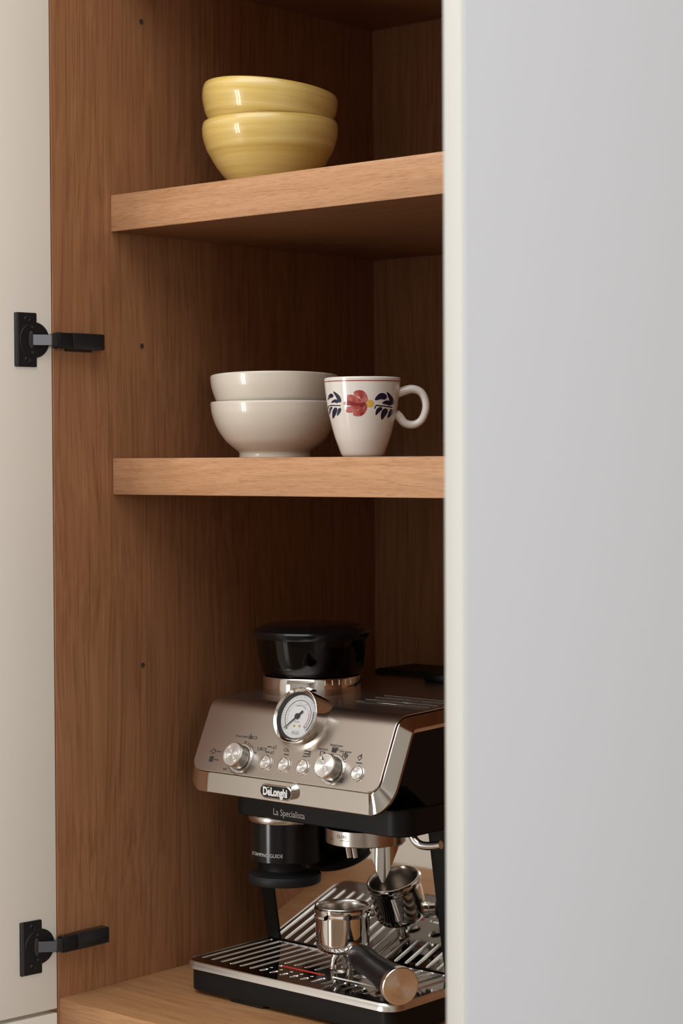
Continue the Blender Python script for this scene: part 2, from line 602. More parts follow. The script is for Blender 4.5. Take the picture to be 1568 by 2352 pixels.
# door on the other side, opened square, seen on its edge and outer face
XE, YE, TE = 0.8311, -.38, .0160
b = box(XE, XE + TE, YE, -.002, .105, TOPZ, .0022, 3)
dr = obj('door', b, M['edge'], cab, 'pale door seen on its edge and grey outer face')
obj('outer_face', box(XE + TE - .0006, XE + TE + .0006, YE + .003, -.004, .108, TOPZ - .003, .0004, 1), M['door_out'], dr)


# hinges: cup plate on the door, joint and covered arm on the side panel
def hinge(zc):
    def P(u, wv, z):                             # on the door's inner face: u from the hinge line, wv out of the face
        return FL @ Vector((u, -wv, Z(zc) + z))
    F = frame(FL @ Vector((0, 0, Z(zc))), (FL.to_3x3() @ Vector((0, -1, 0))), (FL.to_3x3() @ Vector((1, 0, 0))))
    # frame: x along the door away from the hinge line, z out of the inner face, y = up or down
    h = obj('hinge', prism(rrect(.0205, .0475, -.0288, .0288, .0014, 3), F, -.0003, .0026, chamfer=.0005), M['hinge'], cab,
            'black concealed hinge joining the cream door to the oak side')
    obj('hinge_cup', lathe([(0, .0029), (.0062, .0029), (.0066, .0030), (.0182, .0030), (.0190, .0024), (.0190, -.001)],
                           F @ Matrix.Translation((.0235, 0, 0)), 48), M['hinge'], h)
    obj('fold', prism(rrect(.0434, .0476, -.0286, .0286, .0012, 3), F, .0024, .0034, chamfer=.0005), M['hinge_steel'], h)
    obj('cup_window', prism([(.0275 + .0032 * cos(t), .0095 * sin(t)) for t in [2 * pi * k / 24 for k in range(24)]], F, .0028, .0035, chamfer=.0003),
        M['hinge_steel'], h)
    for sgn in (-1, 1):
        S = F @ Matrix.Translation((.0325, sgn * .0215, 0))
        obj('screw', lathe([(0, .0027), (.0010, .0027), (.0012, .0033), (.0033, .0038), (.0039, .0030), (.0039, .0020)], S, 24), M['hinge'], h)
        S = F @ Matrix.Translation((.0275, sgn * .0135, 0))
        obj('screw', lathe([(0, .0048), (.0014, .0048), (.0016, .0040)], S, 16), M['hinge_steel'], h)
    # joint links
    z = Z(zc)
    pa, pb, pc = P(.0255, .004, 0), P(.0095, .0135, 0), Vector((.0105, .0035, z))
    for p, q, hh, t in ((pa, pb, .0058, .0022), (pb, pc, .0066, .0024)):
        dd = (q - p).normalized()
        nn = dd.cross(Vector((0, 0, 1))).normalized()
        FF = Matrix(((dd.x, 0, nn.x, p.x), (dd.y, 0, nn.y, p.y), (dd.z, 1, nn.z, p.z), (0, 0, 0, 1)))
        obj('link', prism(rrect(-.001, (q - p).length + .001, -hh, hh, .0008, 2), FF, -t / 2, t / 2, chamfer=.0003), M['hinge_steel'], h, 'grey steel link')
    obj('mounting_plate', box(.0002, .0046, .0155, .052, z - .0105, z + .0075, .0008, 2), M['hinge'], h)
    obj('arm', box(.0040, .0150, -.0040, .0150, z - .0084, z + .0084, .0010, 2), M['hinge'], h)
    obj('arm_cover', box(.0044, .0160, .0155, .0605, z - .0086, z + .0088, .0012, 2), M['hinge_cover'], h)
    for sgn in (-1, 1):
        obj('pivot', tube([(.0095, -.001, z + sgn * .0080), (.0095, -.001, z + sgn * .0094)], .0017, 12), M['hinge_steel'], h)


hinge(.1298)
hinge(-.5195)

# ------------------------------------------------------------------ bowls
def bowl_profile(pts, t):
    """outer profile foot -> rim, then rounded lip and inner wall back to the centre"""
    out = [(0, pts[0][1] + .0025), (pts[0][0] - .006, pts[0][1] + .0025), (pts[0][0] - .004, pts[0][1])] + pts
    rr, zr = pts[-1]
    lip = [(rr - t * .15, zr + t * .32), (rr - t * .5, zr + t * .45), (rr - t * .85, zr + t * .32)]
    inn = [(max(r - t, .001), z + (t * .35 if i > 2 else t * 1.2)) for i, (r, z) in enumerate(pts)][::-1]
    inn = [p for p in inn if p[1] > pts[0][1] + t * 1.6]
    return out + lip + inn + [(0, inn[-1][1] - .001)]


def smooth_profile(pts, n=5):
    """Catmull-Rom through the points"""
    res = []
    for i in range(len(pts) - 1):
        p0, p1, p2, p3 = (Vector(pts[max(i - 1, 0)]), Vector(pts[i]), Vector(pts[i + 1]), Vector(pts[min(i + 2, len(pts) - 1)]))
        for k in range(n):
            t = k / n
            q = .5 * ((2 * p1) + (p2 - p0) * t + (2 * p0 - 5 * p1 + 4 * p2 - p3) * t * t + (3 * p1 - p0 - 3 * p2 + p3) * t ** 3)
            res.append((q.x, q.y))
    res.append(tuple(pts[-1]))
    return res


def bowl(name, prof, t, m, label, loc, group, tilt=None):
    b = lathe(bowl_profile(smooth_profile(prof), t), None, 96)
    o = obj(name, b, m, angle=50)
    o['label'], o['category'], o['group'] = label, 'bowl', group
    o.location = loc
    if tilt:
        o.rotation_mode = 'QUATERNION'
        o.rotation_quaternion = tilt
    return o


from mathutils import Quaternion
YP = [(.0340, 0), (.0375, .0040), (.0480, .0150), (.0590, .0290), (.0664, .0415), (.0690, .0458), (.0706, .0500), (.0738, .0600), (.0748, .0680), (.0746, .0730), (.0738, .0765)]
YC = (.1335, .200)
bowl('yellow_bowl', YP, .0034, M['yellow'], 'yellow glazed bowl standing level on the upper shelf under the tilted bowl', (*YC, ZUP + .0005), 'stacked yellow bowls')
bowl('yellow_bowl', YP, .0034, M['yellow'], 'yellow glazed bowl sitting tilted inside another, topmost of its stack', (YC[0] - .0058, YC[1] - .0050, ZUP + .0358),
     'stacked yellow bowls', Quaternion((-0.6577, 0.7533, 0), radians(6.4)) @ Quaternion((.7533, .6577, 0), radians(-1.8)))
WP = [(.0395, 0), (.0392, .0030), (.0400, .0060), (.0450, .0100), (.0545, .0185), (.0635, .0320), (.0688, .0460), (.0704, .0560), (.0706, .0595)]
WC = (.1380, .200)
bowl('cream_bowl', WP, .0034, M['cream'], 'plain cream bowl with a low foot, standing on the middle shelf', (*WC, ZMID + .0005), 'stacked cream bowls')
bowl('cream_bowl', WP, .0034, M['cream'], 'plain cream bowl nested in another, topmost of its stack beside the mug', (WC[0] - .0004, WC[1], ZMID + .0293), 'stacked cream bowls', Quaternion((.7533, .6577, 0), radians(-2.3)))

# ------------------------------------------------------------------ flowered mug
MC = Vector((.2912, .170, ZMID + .0005))
mug = thing('mug', 'white mug with a red flower and navy leaves, on the middle shelf', 'mug', MC)
MP = [(.0205, 0), (.0226, .0025), (.0254, .0100), (.0292, .0205), (.0326, .0330), (.0356, .0460), (.0378, .0590), (.0392, .0710), (.0399, .0790), (.0401, .0806)]
MPS = smooth_profile(MP)


def mug_r(z):
    for (r0, z0), (r1, z1) in zip(MPS, MPS[1:]):
        if z0 <= z <= z1:
            return r0 + (r1 - r0) * (z - z0) / max(z1 - z0, 1e-9)
    return MPS[-1][0] if z > 0 else MPS[0][0]


obj('body', lathe(bowl_profile(MPS, .0036), Matrix.Translation(MC), 96), M['china'], mug, angle=50)
RDIR = Vector((.7533, .6577, 0))
hp = []
for r, z in smooth_profile([(.0355, .0655), (.0425, .0680), (.0520, .0700), (.0610, .0665), (.0655, .0575), (.0655, .0475), (.0610, .0375), (.0530, .0330), (.0440, .0345), (.0380, .0415), (.0345, .0440)], 4):
    hp.append(MC + RDIR * r + Vector((0, 0, z)))
hr = [.0052 - .0012 * sin(pi * i / (len(hp) - 1)) for i in range(len(hp))]
obj('handle', tube(hp, hr, 16), M['china'], mug)
PH0 = atan2(CAMY - MC.y, CAMX - MC.x)


def on_mug(px, py, lift=.00012):  # px, py: image pixel coordinates
    """a point of the printed pattern: image pixel coordinates wrapped onto the mug"""
    z = (1052.2 - py) * 4.48e-4
    R = mug_r(z) + lift
    s = max(-.985, min(.985, (px - 832) / 2231 / R))
    a = PH0 + asin(s)
    return MC + Vector((R * cos(a), R * sin(a), z))


def stroke(name, spine, width, m, n=10, k=5, lift=.00012, wf=None):
    """a brush stroke: leaf-shaped patch along a spine, wrapped on the mug"""
    b = bmesh.new()
    sp_ = smooth_profile(spine, max(2, n // (len(spine) - 1)))
    N = len(sp_)
    rows = []
    for i, (x, y) in enumerate(sp_):
        x0, y0 = sp_[max(i - 1, 0)]
        x1, y1 = sp_[min(i + 1, N - 1)]
        L = hypot(x1 - x0, y1 - y0) or 1
        nx, ny = -(y1 - y0) / L, (x1 - x0) / L
        t = i / (N - 1)
        h = width * (wf(t) if wf else sin(pi * min(1, max(0, t)) ** .8) ** .75 + .02)
        rows.append([b.verts.new(on_mug(x + nx * h * s, y + ny * h * s, lift)) for s in [-1 + 2 * j / k for j in range(k + 1)]])
    for A, B in zip(rows, rows[1:]):
        for j in range(k):
            b.faces.new((A[j], A[j + 1], B[j + 1], B[j]))
    bmesh.ops.recalc_face_normals(b, faces=b.faces[:])
    return obj(name, b, m, mug)


b = bmesh.new()
zl = .0777
lathe([(mug_r(zl - .0005) + .00012, zl - .0005), (mug_r(zl + .0005) + .00012, zl + .0005)], Matrix.Translation(MC), 96, bm=b)
obj('red_line', b, M['redline'], mug, 'thin red line under the rim')


def C5(x, y):      # pattern points: enlarged-crop coordinates to image pixels
    return (720 + x / 5.6, 850 + y / 5.6)


def SP(*a):
    return [C5(*p) for p in a]


leafw = lambda t: (sin(pi * t ** .75)) ** .8 + .03
for sgn, pts, wd in (
        (1, [(1012, 470), (1000, 400), (940, 305)], 5.2), (1, [(938, 385), (870, 360), (785, 410)], 7.2), (1, [(1000, 468), (945, 440), (880, 450)], 5.0),
        (1, [(1010, 520), (985, 580), (950, 638)], 4.4), (1, [(940, 520), (900, 580), (872, 662)], 6.2), (1, [(880, 510), (830, 540), (795, 605)], 4.6),
        (1, [(1015, 500), (930, 490), (850, 484), (800, 480), (785, 520)], 1.4)):
    stroke('leaf_print', SP(*pts), wd, M['navy'], wf=leafw if wd > 2 else (lambda t: 1))
for pts, wd in (
        ([(340, 440), (315, 370), (250, 292)], 4.4), ([(245, 368), (215, 345), (178, 400)], 4.6), ([(315, 440), (275, 415), (222, 435)], 3.8),
        ([(340, 505), (325, 550), (298, 608)], 3.8), ([(290, 500), (265, 560), (243, 642)], 5.0), ([(235, 492), (210, 520), (198, 590)], 2.8),
        ([(345, 478), (280, 474), (215, 472), (185, 480), (182, 510)], 1.2)):
    stroke('leaf_print', SP(*pts), wd, M['navy'], wf=leafw if wd > 2 else (lambda t: 1))


def blob(name, cx, cy, rad, m, lift, k=32, rings=5):
    b = bmesh.new()
    c = b.verts.new(on_mug(cx, cy, lift))
    prev = None
    for j in range(1, rings + 1):
        ring = [b.verts.new(on_mug(cx + rad(2 * pi * i / k)[0] * j / rings, cy + rad(2 * pi * i / k)[1] * j / rings, lift)) for i in range(k)]
        for i in range(k):
            if prev:
                b.faces.new((prev[i], prev[(i + 1) % k], ring[(i + 1) % k], ring[i]))
            else:
                b.faces.new((c, ring[(i + 1) % k], ring[i]))
        prev = ring
    bmesh.ops.recalc_face_normals(b, faces=b.faces[:])
    return obj(name, b, m, mug)


blob('dot_print', *C5(723, 456), lambda a: (8.9 * cos(a), 8.9 * sin(a)), M['yolk'], .00012)
stroke('petal_print', SP((515, 325), (610, 330), (655, 405), (672, 470)), 8.6, M['pred'], wf=lambda t: (.55 + .45 * sin(pi * min(1, t * 1.1))) if .02 < t < .98 else .3)
stroke('petal_print', SP((505, 585), (590, 575), (645, 520), (672, 460)), 8.0, M['pred'], wf=lambda t: (.5 + .5 * sin(pi * min(1, t * 1.1))) if .02 < t < .98 else .3)
stroke('petal_print', SP((430, 375), (500, 385), (560, 420), (600, 460)), 7.6, M['pred'], lift=.00016, wf=lambda t: (.75 + .25 * sin(pi * t)) if t < .98 else .4)
stroke('petal_print', SP((415, 530), (480, 530), (540, 500), (600, 470)), 7.6, M['pred'], lift=.00016, wf=lambda t: (.7 + .3 * sin(pi * t)) if t < .98 else .4)
stroke('petal_print', SP((425, 440), (480, 452), (540, 465), (590, 470)), 6.0, M['predd'], lift=.0002, wf=lambda t: 1 - .6 * t)
stroke('petal_print', SP((590, 490), (625, 470), (665, 455)), 5.2, M['predd'], lift=.0002, wf=lambda t: .5 + .5 * sin(pi * t))
stroke('petal_print', SP((384, 446), (398, 448), (412, 452)), 4.6, M['pred'], lift=.00012, wf=lambda t: .45 + .55 * sin(pi * t))

# ------------------------------------------------------------------ espresso machine
MX = .2065
esp = thing('espresso_machine', 'steel and black espresso machine with a round gauge, on the cabinet bottom', 'coffee machine', (MX, .30, ZFL))
A0 = Vector((0, .132, -.339))
TY, TZ = .4208, .9072
S1, RB, TH0, TH1 = .0690, .0225, atan2(.9072, .4208), radians(2)


def prof(s):
    """front sheet's section: sloping face, bend, then flat top; returns y, z and the normal"""
    if s <= S1:
        return A0.y + TY * s, A0.z + TZ * s, -TZ, TY
    y1, z1 = A0.y + TY * S1, A0.z + TZ * S1
    arc = RB * (TH0 - TH1)
    d = min(s - S1, arc)
    th = TH0 - d / RB
    y = y1 + RB * (sin(TH0) - sin(th))
    z = z1 + RB * (cos(th) - cos(TH0))
    if s - S1 > arc:
        y += cos(TH1) * (s - S1 - arc)
        z += sin(TH1) * (s - S1 - arc)
    return y, z, -sin(th), cos(th)


def PN(x, s, off=0.0):
    y, z, ny, nz = prof(s)
    return Vector((x, y + ny * off, Z(z + nz * off)))


def PF(x, s, off=0.0):
    """frame on the sloping face: x right, y up the slope, z out of it"""
    p = PN(x, s, off)
    return Matrix(((1, 0, 0, p.x), (0, TY, -TZ, p.y), (0, TZ, TY, p.z), (0, 0, 0, 1)))


PX0, PX1, PR, SMAX = .0733, .3400, .0130, .36
GX, GS = .2170, .0675

# front sheet
b = bmesh.new()
ss = []
s = 0.0
while s < SMAX:
    ss.append(s)
    s += .0012 if s < PR else (.0022 if s < .125 else .02)
ss.append(SMAX)
NXP = 110
rows = []
for s in ss:
    ins = PR - sqrt(max(0, PR * PR - (PR - s) ** 2)) if s < PR else 0
    row = []
    for i in range(NXP + 1):
        x = PX0 + ins + (PX1 - PX0 - 2 * ins) * i / NXP
        d = hypot(x - GX, s - GS)
        q = max(0, min(1, (d - .0296) / .0075))
        dip = .0024 * (1 - q) ** 2.2 * max(0, min(1, (.066 - s) / .014))
        row.append(b.verts.new(PN(x, s, dip)))
    rows.append(row)
for A, B in zip(rows, rows[1:]):
    for i in range(NXP):
        b.faces.new((A[i], A[i + 1], B[i + 1], B[i]))
bmesh.ops.recalc_face_normals(b, faces=b.faces[:])
fp = obj('front_panel', b, M['panel'], esp, 'satin champagne metal control panel', angle=60)
# bright edge of the sheet
def outline(n_arc=14):
    """down the one edge, along the bottom, up the other; gives x, s and the outward direction"""
    out = []
    s = SMAX
    ls = [q for q in ss if q > PR][::-1]
    for q in ls:
        out.append((PX0, q, -1, 0))
    for i in range(n_arc + 1):
        a = pi + pi / 2 * i / n_arc
        out.append((PX0 + PR + PR * cos(a), PR + PR * sin(a), cos(a), sin(a)))
    for i in range(1, 24):
        out.append((PX0 + PR + (PX1 - PX0 - 2 * PR) * i / 24, 0, 0, -1))
    for i in range(n_arc + 1):
        a = -pi / 2 + pi / 2 * i / n_arc
        out.append((PX1 - PR + PR * cos(a), PR + PR * sin(a), cos(a), sin(a)))
    for q in ls[::-1]:
        out.append((PX1, q, 1, 0))
    return out


def loft(levels, m, name, label=None, angle=40):
    b = bmesh.new()
    O = outline()
    rings = []
    for ex, es, offx, offs in levels:
        rings.append([b.verts.new(PN(x + ox * ex, s + os * es, offx * ox * ox + offs * os * os)) for x, s, ox, os in O])
    for A, B in zip(rings, rings[1:]):
        for i in range(len(O) - 1):
            b.faces.new((A[i], A[i + 1], B[i + 1], B[i]))
    bmesh.ops.recalc_face_normals(b, faces=b.faces[:])
    return obj(name, b, m, esp, label, angle=angle)


_prof = prof


def prof(s):          # extended below the sheet's lower edge, straight on
    return _prof(s) if s >= 0 else (A0.y + TY * s, A0.z + TZ * s, -TZ, TY)


loft([(0, 0, 0, 0), (.0005, .0005, -.0001, -.0001), (.0009, .0009, -.0006, -.0006), (.0009, .0009, -.0014, -.0014), (.0002, .0002, -.0018, -.0018)], M['chrome_soft'], 'panel_edge', 'bright rolled edge of the control panel')
loft([(.0000, .0000, -.0030, -.0030), (.0012, .0012, -.0024, -.0024), (.0020, .0022, -.0026, -.0030), (.0125, .0208, -.0140, -.0116), (.0127, .0212, -.0148, -.0122), (.0117, .0200, -.0180, -.0180)], M['chrome'], 'chrome_frame', 'polished chrome band around the control panel', angle=14)
# black body: head, back and base in one section
sec = [(.2000, -.3605), (.1680, -.3350)]
for s in ss[2:]:
    y, z, ny, nz = prof(s)
    if z - nz * .0145 > -.334:
        sec.append((y - ny * .0145, z - nz * .0145))
yb = sec[-1][0]
sec += [(.486, sec[-1][1]), (.490, sec[-1][1] - .006), (.490, -.574), (.268, -.574), (.2640, -.551), (.2347, -.385), (.2390, -.3605)]
F = Matrix(((0, 0, 1, 0), (1, 0, 0, 0), (0, 1, 0, ZC), (0, 0, 0, 1)))
obj('body', prism(sec, F, .0613, .3517, chamfer=.0012), M['black'], esp, angle=30)
# lower fascia with the name
obj('fascia', prism(rrect(.1030, .3515, .1605, .2600, .022, 8), Matrix.Translation((0, 0, ZC)), -.3890, -.3605, chamfer=.0012), M['black'], esp)
text('La Specialista', frame((.1925, .1604, Z(-.3806)), (0, -1, 0), (1, 0, 0)), .0102, M['grey_print'], esp, label='pale lettering La Specialista', sx=.86)
# badge on the chrome strip
bn = Vector((0, -1, 0))
BF = frame((.2046, .1338, Z(-.3515)), bn, (1, 0, 0))
bh, bl_ = .0078, .0228
pill = rrect(-bl_, bl_, -bh, bh, bh - .0002, 10)
bd = obj('badge', prism(pill, BF, -.003, .0072, chamfer=.0009), M['chrome'], esp, 'oval chrome maker badge with black field')
obj('badge_field', prism(rrect(-bl_ + .0014, bl_ - .0014, -bh + .0014, bh - .0014, bh - .0016, 10), BF, .0070, .0076), M['black_gloss'], bd)
text("DeLonghi", BF @ Matrix.Translation((-.0004, -.0003, .0076)), .0122, M['white'], bd, label='white bold lettering DeLonghi', bold=.00050, sx=.74, depth=.0002)
obj('lettering', prism([(-.0116, .0039), (-.0086, .0039), (-.0086, .0047), (-.0116, .0047)], BF, .0076, .0079), M['white'], bd, smooth=False)


# push buttons, sunk in bright rings
def button(x, s):
    Fb = PF(x, s)
    k = obj('button', lathe([(.0090, .0001), (.0088, .0008), (.0082, .0009), (.0078, .0004), (.0076, -.002)], Fb, 48), M['chrome'], esp)
    spin('button_cap', lathe([(.0072, -.002), (.0072, .0014)] + turned(.0068, .0019, 56), None, 64), M['spun'], k, Fb, angle=3.2)
    return k


for x, s in ((.1795, .0166), (.2058, .0168), (.2326, .0171), (.3085, .0181)):
    button(x, s)


def knob(x, s, off, mark):
    Fk = PF(x, s)
    k = obj('knob', lathe([(.0165, .0001), (.0165, .0010), (.0160, .0014), (.0138, .0014), (.0136, .0010)], Fk, 64), M['chrome_soft'], esp)
    # knurled barrel: crossed ridges
    b = bmesh.new()
    n, L = 96, 14
    rr = []
    for j in range(L + 1):
        z = .0012 + (off - .0026) * j / L
        rr.append([b.verts.new(Fk @ Vector(((.0131 + .00028 * (1 if (i + j) % 2 else -1)) * cos(2 * pi * i / n), (.0131 + .00028 * (1 if (i + j) % 2 else -1)) * sin(2 * pi * i / n), z))) for i in range(n)])
    for A, B in zip(rr, rr[1:]):
        for i in range(n):
            b.faces.new((A[i], A[(i + 1) % n], B[(i + 1) % n], B[i]))
    bmesh.ops.recalc_face_normals(b, faces=b.faces[:])
    obj('grip', b, M['knurl'], k, 'knurled barrel of the knob', angle=20)
    spin('knob_cap', lathe([(.0131, off - .0016), (.0131, off - .0006)] + turned(.0125, off), None, 72), M['spun'], k, Fk, angle=3.2)
    a = mark[0]
    obj('pointer', prism(rrect(.0060, .0112, -.0006, .0006, .0004, 2), Fk @ Matrix.Rotation(a, 4, 'Z'), off - .0002, off + .0002), mark[1], k, 'pointer line')
    return k


kl = knob(.1415, .0180, .0150, (radians(212), M['white']))
kr = knob(.2740, .0185, .0150, (radians(122), M['needle']))
for i in range(44):
    a = radians(-140 + 280 * i / 43) - pi / 2 + pi
    a = radians(75) - radians(255) * i / 43
    obj('tick_mark', prism(rrect(.0172, .0186 if i % 4 else .0192, -.00018, .00018, .0001, 1), PF(.1415, .0180) @ Matrix.Rotation(a, 4, 'Z'), .0001, .0003), M['dark_print'], kl)


# printed words and icons on the panel
def word(t, x, s, size, m='dark_print', **kw):
    text(t, PF(x, s, .0001), size, M[m], fp, depth=.0001, **kw)


def bar(x, s, L=.0062, h=.0011, rot=0.0):
    obj('indicator', prism(rrect(-L / 2, L / 2, -h / 2, h / 2, .0003, 2), PF(x, s) @ Matrix.Rotation(rot, 4, 'Z'), 0, .0003), M['dark_print'], fp, 'small dark indicator bar')


def line_icon(strokes, x, s, closed=(), wd=.00028):
    b = bmesh.new()
    Fi = PF(x, s)
    for st in strokes:
        for (x0, y0), (x1, y1) in zip(st, st[1:]):
            L = hypot(x1 - x0, y1 - y0)
            Fs = Fi @ Matrix.Translation((x0, y0, 0)) @ Matrix.Rotation(atan2(y1 - y0, x1 - x0), 4, 'Z')
            prism([(-wd, -wd), (L + wd, -wd), (L + wd, wd), (-wd, wd)], Fs, .0001, .0003, bm=b)
    obj('icon_print', b, M['dark_print'], fp, smooth=False)


word('Dose level', .1330, .0424, .0042)
line_icon([[(-.0050, .0018), (-.0050, -.0018), (-.0014, -.0018), (-.0014, .0018)], [(-.0032, .0042), (-.0032, -.0006), (-.0042, .0006)], [(-.0032, -.0006), (-.0022, .0006)],
           [(-.0014, 0), (.0002, 0)], [(.0002, .0012), (.0062, .0012), (.0062, -.0012), (.0002, -.0012), (.0002, .0012)]], .1492, .0424)
word('20', .1412, .0362, .0036)
word('30', .1598, .0258, .0036)
word('40', .1545, .0030, .0042)
word('min', .1230, .0040, .0040)
line_icon([[(-.0030, 0), (0, .0032), (.0034, 0), (0, -.0032), (-.0030, 0)], [(-.0052, -.0008), (-.0034, 0)], [(.0012, .0022), (.0040, .0008)]], .0980, .0219)
bar(.1066, .0222)
line_icon([[(-.0026, -.0028), (.0026, -.0028), (.0026, .0028), (-.0026, .0028), (-.0026, -.0028)], [(-.0026, -.001), (.0026, -.001)], [(-.0026, .001), (.0026, .001)], [(0, -.0028), (0, .0028)], [(-.0013, -.0028), (-.0013, .0028)], [(.0013, -.0028), (.0013, .0028)]], .0985, .0130)
bar(.1063, .0128)
line_icon([[(-.0060, .0016), (-.0060, -.0014), (-.0026, -.0014), (-.0026, .0016)], [(-.0026, .0002), (-.0008, .0002)], [(-.0008, .0012), (.0056, .0012), (.0056, -.0010), (-.0008, -.0010), (-.0008, .0012)]], .1681, .0311)
bar(.1778, .0345)
word('x2', .1850, .0346, .0058)
bar(.1768, .0284)
word('x1', .1838, .0286, .0058)
word('OK', .2033, .0332, .0060)
bar(.2048, .0283, L=.0068)
bar(.2312, .0348)
bar(.2314, .0318)
bar(.2310, .0288)
line_icon([[(-.0008, .0030), (.0008, .0030), (.0008, -.0006), (.0016, -.0016), (.0012, -.0030), (-.0012, -.0030), (-.0016, -.0016), (-.0008, -.0006), (-.0008, .0030)]], .2362, .0322)
word('Espresso', .2527, .0392, .0040)
line_icon([[(-.0030, .0020), (.0022, .0020), (.0018, -.0020), (-.0026, -.0020), (-.0030, .0020)], [(.0022, .0012), (.0034, .0012), (.0030, -.0006), (.0020, -.0006)]], .2538, .0343)
word('Americano', .2697, .0447, .0040)
line_icon([[(-.0040, .0028), (.0026, .0028), (.0020, -.0028), (-.0034, -.0028), (-.0040, .0028)], [(.0026, .0018), (.0042, .0018), (.0038, -.0008), (.0022, -.0008)]], .2693, .0398)
obj('icon_print', prism([(-.0032, .0019), (.0018, .0019), (.0013, -.0025), (-.0028, -.0025)], PF(.2693, .0398), .0001, .0003), M['dark_print'], fp, smooth=False)
bar(.2690, .0344, L=.0070, h=.0014)
word('Hot water', .2842, .0392, .0040)
line_icon([[(-.0034, .0028), (.0022, .0028), (.0016, -.0028), (-.0028, -.0028), (-.0034, .0028)], [(.0022, .0018), (.0036, .0018), (.0032, -.0008), (.0018, -.0008)], [(-.0014, .0012), (-.0002, .0040), (.0008, .0012), (-.0002, -.0008), (-.0014, .0012)]], .2852, .0341)
bar(.2842, .0286, L=.0066, h=.0013)
line_icon([[(-.0030, .0006), (-.0002, -.0028), (.0026, .0002), (.0016, .0010), (.0014, .0036), (.0004, .0036), (.0002, .0010), (-.0010, .0022), (-.0030, .0006)]], .3056, .0346)
bar(.3065, .0290, L=.0078)
line_icon([[(-.0022, -.0022), (.0022, -.0022), (.0022, .0022), (-.0022, .0022), (-.0022, -.0022)], [(-.0008, -.0022), (-.0008, .0022)], [(.0008, -.0022), (.0008, .0022)]], .2890, .0085)

# pressure gauge: a short chrome drum let into the panel, its face tipped back a little
ga = radians(21)
GN = Vector((0, -cos(ga), sin(ga)))
GC = A0 + Vector((GX, TY * GS - TZ * .0178, TZ * GS + TY * .0178 + ZC))
GF = frame(GC, GN, (1, 0, 0))
gauge = obj('pressure_gauge', lathe([(.0296, -.030), (.0300, -.0030), (.0306, -.0022), (.0306, -.0002), (.0300, .0006), (.0292, .0008), (.0268, -.0006), (.0262, -.0012)], GF, 96), M['chrome'], esp,
            'round chrome pressure gauge', angle=30)
obj('inner_ring', lathe([(.0262, -.0012), (.0258, -.0016), (.0243, -.0046), (.0236, -.0052)], GF, 96), M['needle'], gauge, 'black inner ring')
obj('dial', lathe([(.0240, -.0054), (.0100, -.0050), (0, -.0050)], GF, 64), M['dial'], gauge, 'white dial')


def gpol(a0, a1, r0, r1, m, name, z=-.0049, n=None):
    n = n or max(2, int(abs(a1 - a0) / radians(4)))
    b = bmesh.new()
    lo = [b.verts.new(GF @ Vector((r0 * cos(a0 + (a1 - a0) * i / n), r0 * sin(a0 + (a1 - a0) * i / n), z))) for i in range(n + 1)]
    hi = [b.verts.new(GF @ Vector((r1 * cos(a0 + (a1 - a0) * i / n), r1 * sin(a0 + (a1 - a0) * i / n), z))) for i in range(n + 1)]
    for i in range(n):
        b.faces.new((lo[i], hi[i], hi[i + 1], lo[i + 1]))
    bmesh.ops.recalc_face_normals(b, faces=b.faces[:])
    return obj(name, b, M[m], gauge, smooth=False)


D = radians
gpol(D(230), D(-42), .0178, .0182, 'needle', 'scale_arc')
gpol(D(226), D(19), .0141, .01435, 'dial_grey', 'scale_arc')
gpol(D(19), D(-40), .01485, .0154, 'red', 'scale_arc')
gpol(D(19), D(-42), .0206, .0215, 'needle', 'scale_arc')
gpol(D(-40), D(-42.5), .0150, .0180, 'red', 'scale_arc', n=2)
for i in range(41):
    a = D(228 - 270 * i / 40)
    big = i % 5 == 0
    gpol(a - D(.5), a + D(.5), .0166 if not big else .0152, .0179, 'needle', 'tick_mark', n=1)
for i in range(37):
    a = D(225 - 270 * i / 36)
    gpol(a - D(.45), a + D(.45), .0196, .0230, 'dial_grey', 'tick_mark', n=1)
na = D(224)
nb = GF @ Matrix.Rotation(na, 4, 'Z')
obj('needle', prism([(-.0088, -.0011), (-.0030, -.0009), (.0030, -.0007), (.0200, -.0003), (.0200, .0003), (.0030, .0007), (-.0030, .0009), (-.0088, .0011)], nb, -.0038, -.0033), M['needle'], gauge, 'black needle')
obj('needle_hub', lathe([(.0031, -.0045), (.0031, -.0029), (.0024, -.0022), (0, -.0020)], GF, 32), M['needle'], gauge)
for x, y in ((-.0020, -.0105), (.0055, -.0101)):
    obj('marker_dot', lathe([(.00125, 0), (.00125, .0003), (0, .0005)], GF @ Matrix.Translation((x, y, -.0050)), 20), M['orange'], gauge, 'small orange dot')
obj('zero_mark', prism([(-.0014, -.0006), (.0014, 0), (-.0006, .0010)], GF @ Matrix.Translation((-.0118, -.0140, -.0050)), 0, .0003), M['needle'], gauge)
b = bmesh.new()
op, ip = rrect(-.0052, .0052, -.0019, .0019, .0018, 6), rrect(-.0049, .0049, -.0016, .0016, .0015, 6)
FO = GF @ Matrix.Translation((.0018, -.0176, -.0048))
vo, vi = [b.verts.new(FO @ Vector((*p, 0))) for p in op], [b.verts.new(FO @ Vector((*p, 0))) for p in ip]
for i in range(len(op)):
    b.faces.new((vo[i], vo[(i + 1) % len(op)], vi[(i + 1) % len(op)], vi[i]))
obj('logo_ring', b, M['dial_grey'], gauge, smooth=False)
text('DeLonghi', FO, .0023, M['dial_grey'], gauge, depth=.00005)


def arc_text(t, rr, a_mid, size):
    def bd_(p):
        a = a_mid - p.x / rr
        r_ = rr + p.y
        return GF @ Vector((r_ * cos(a), r_ * sin(a), -.0048 + p.z))
    text(t, None, size, M['dial_grey'], gauge, depth=.00005, bend=bd_)


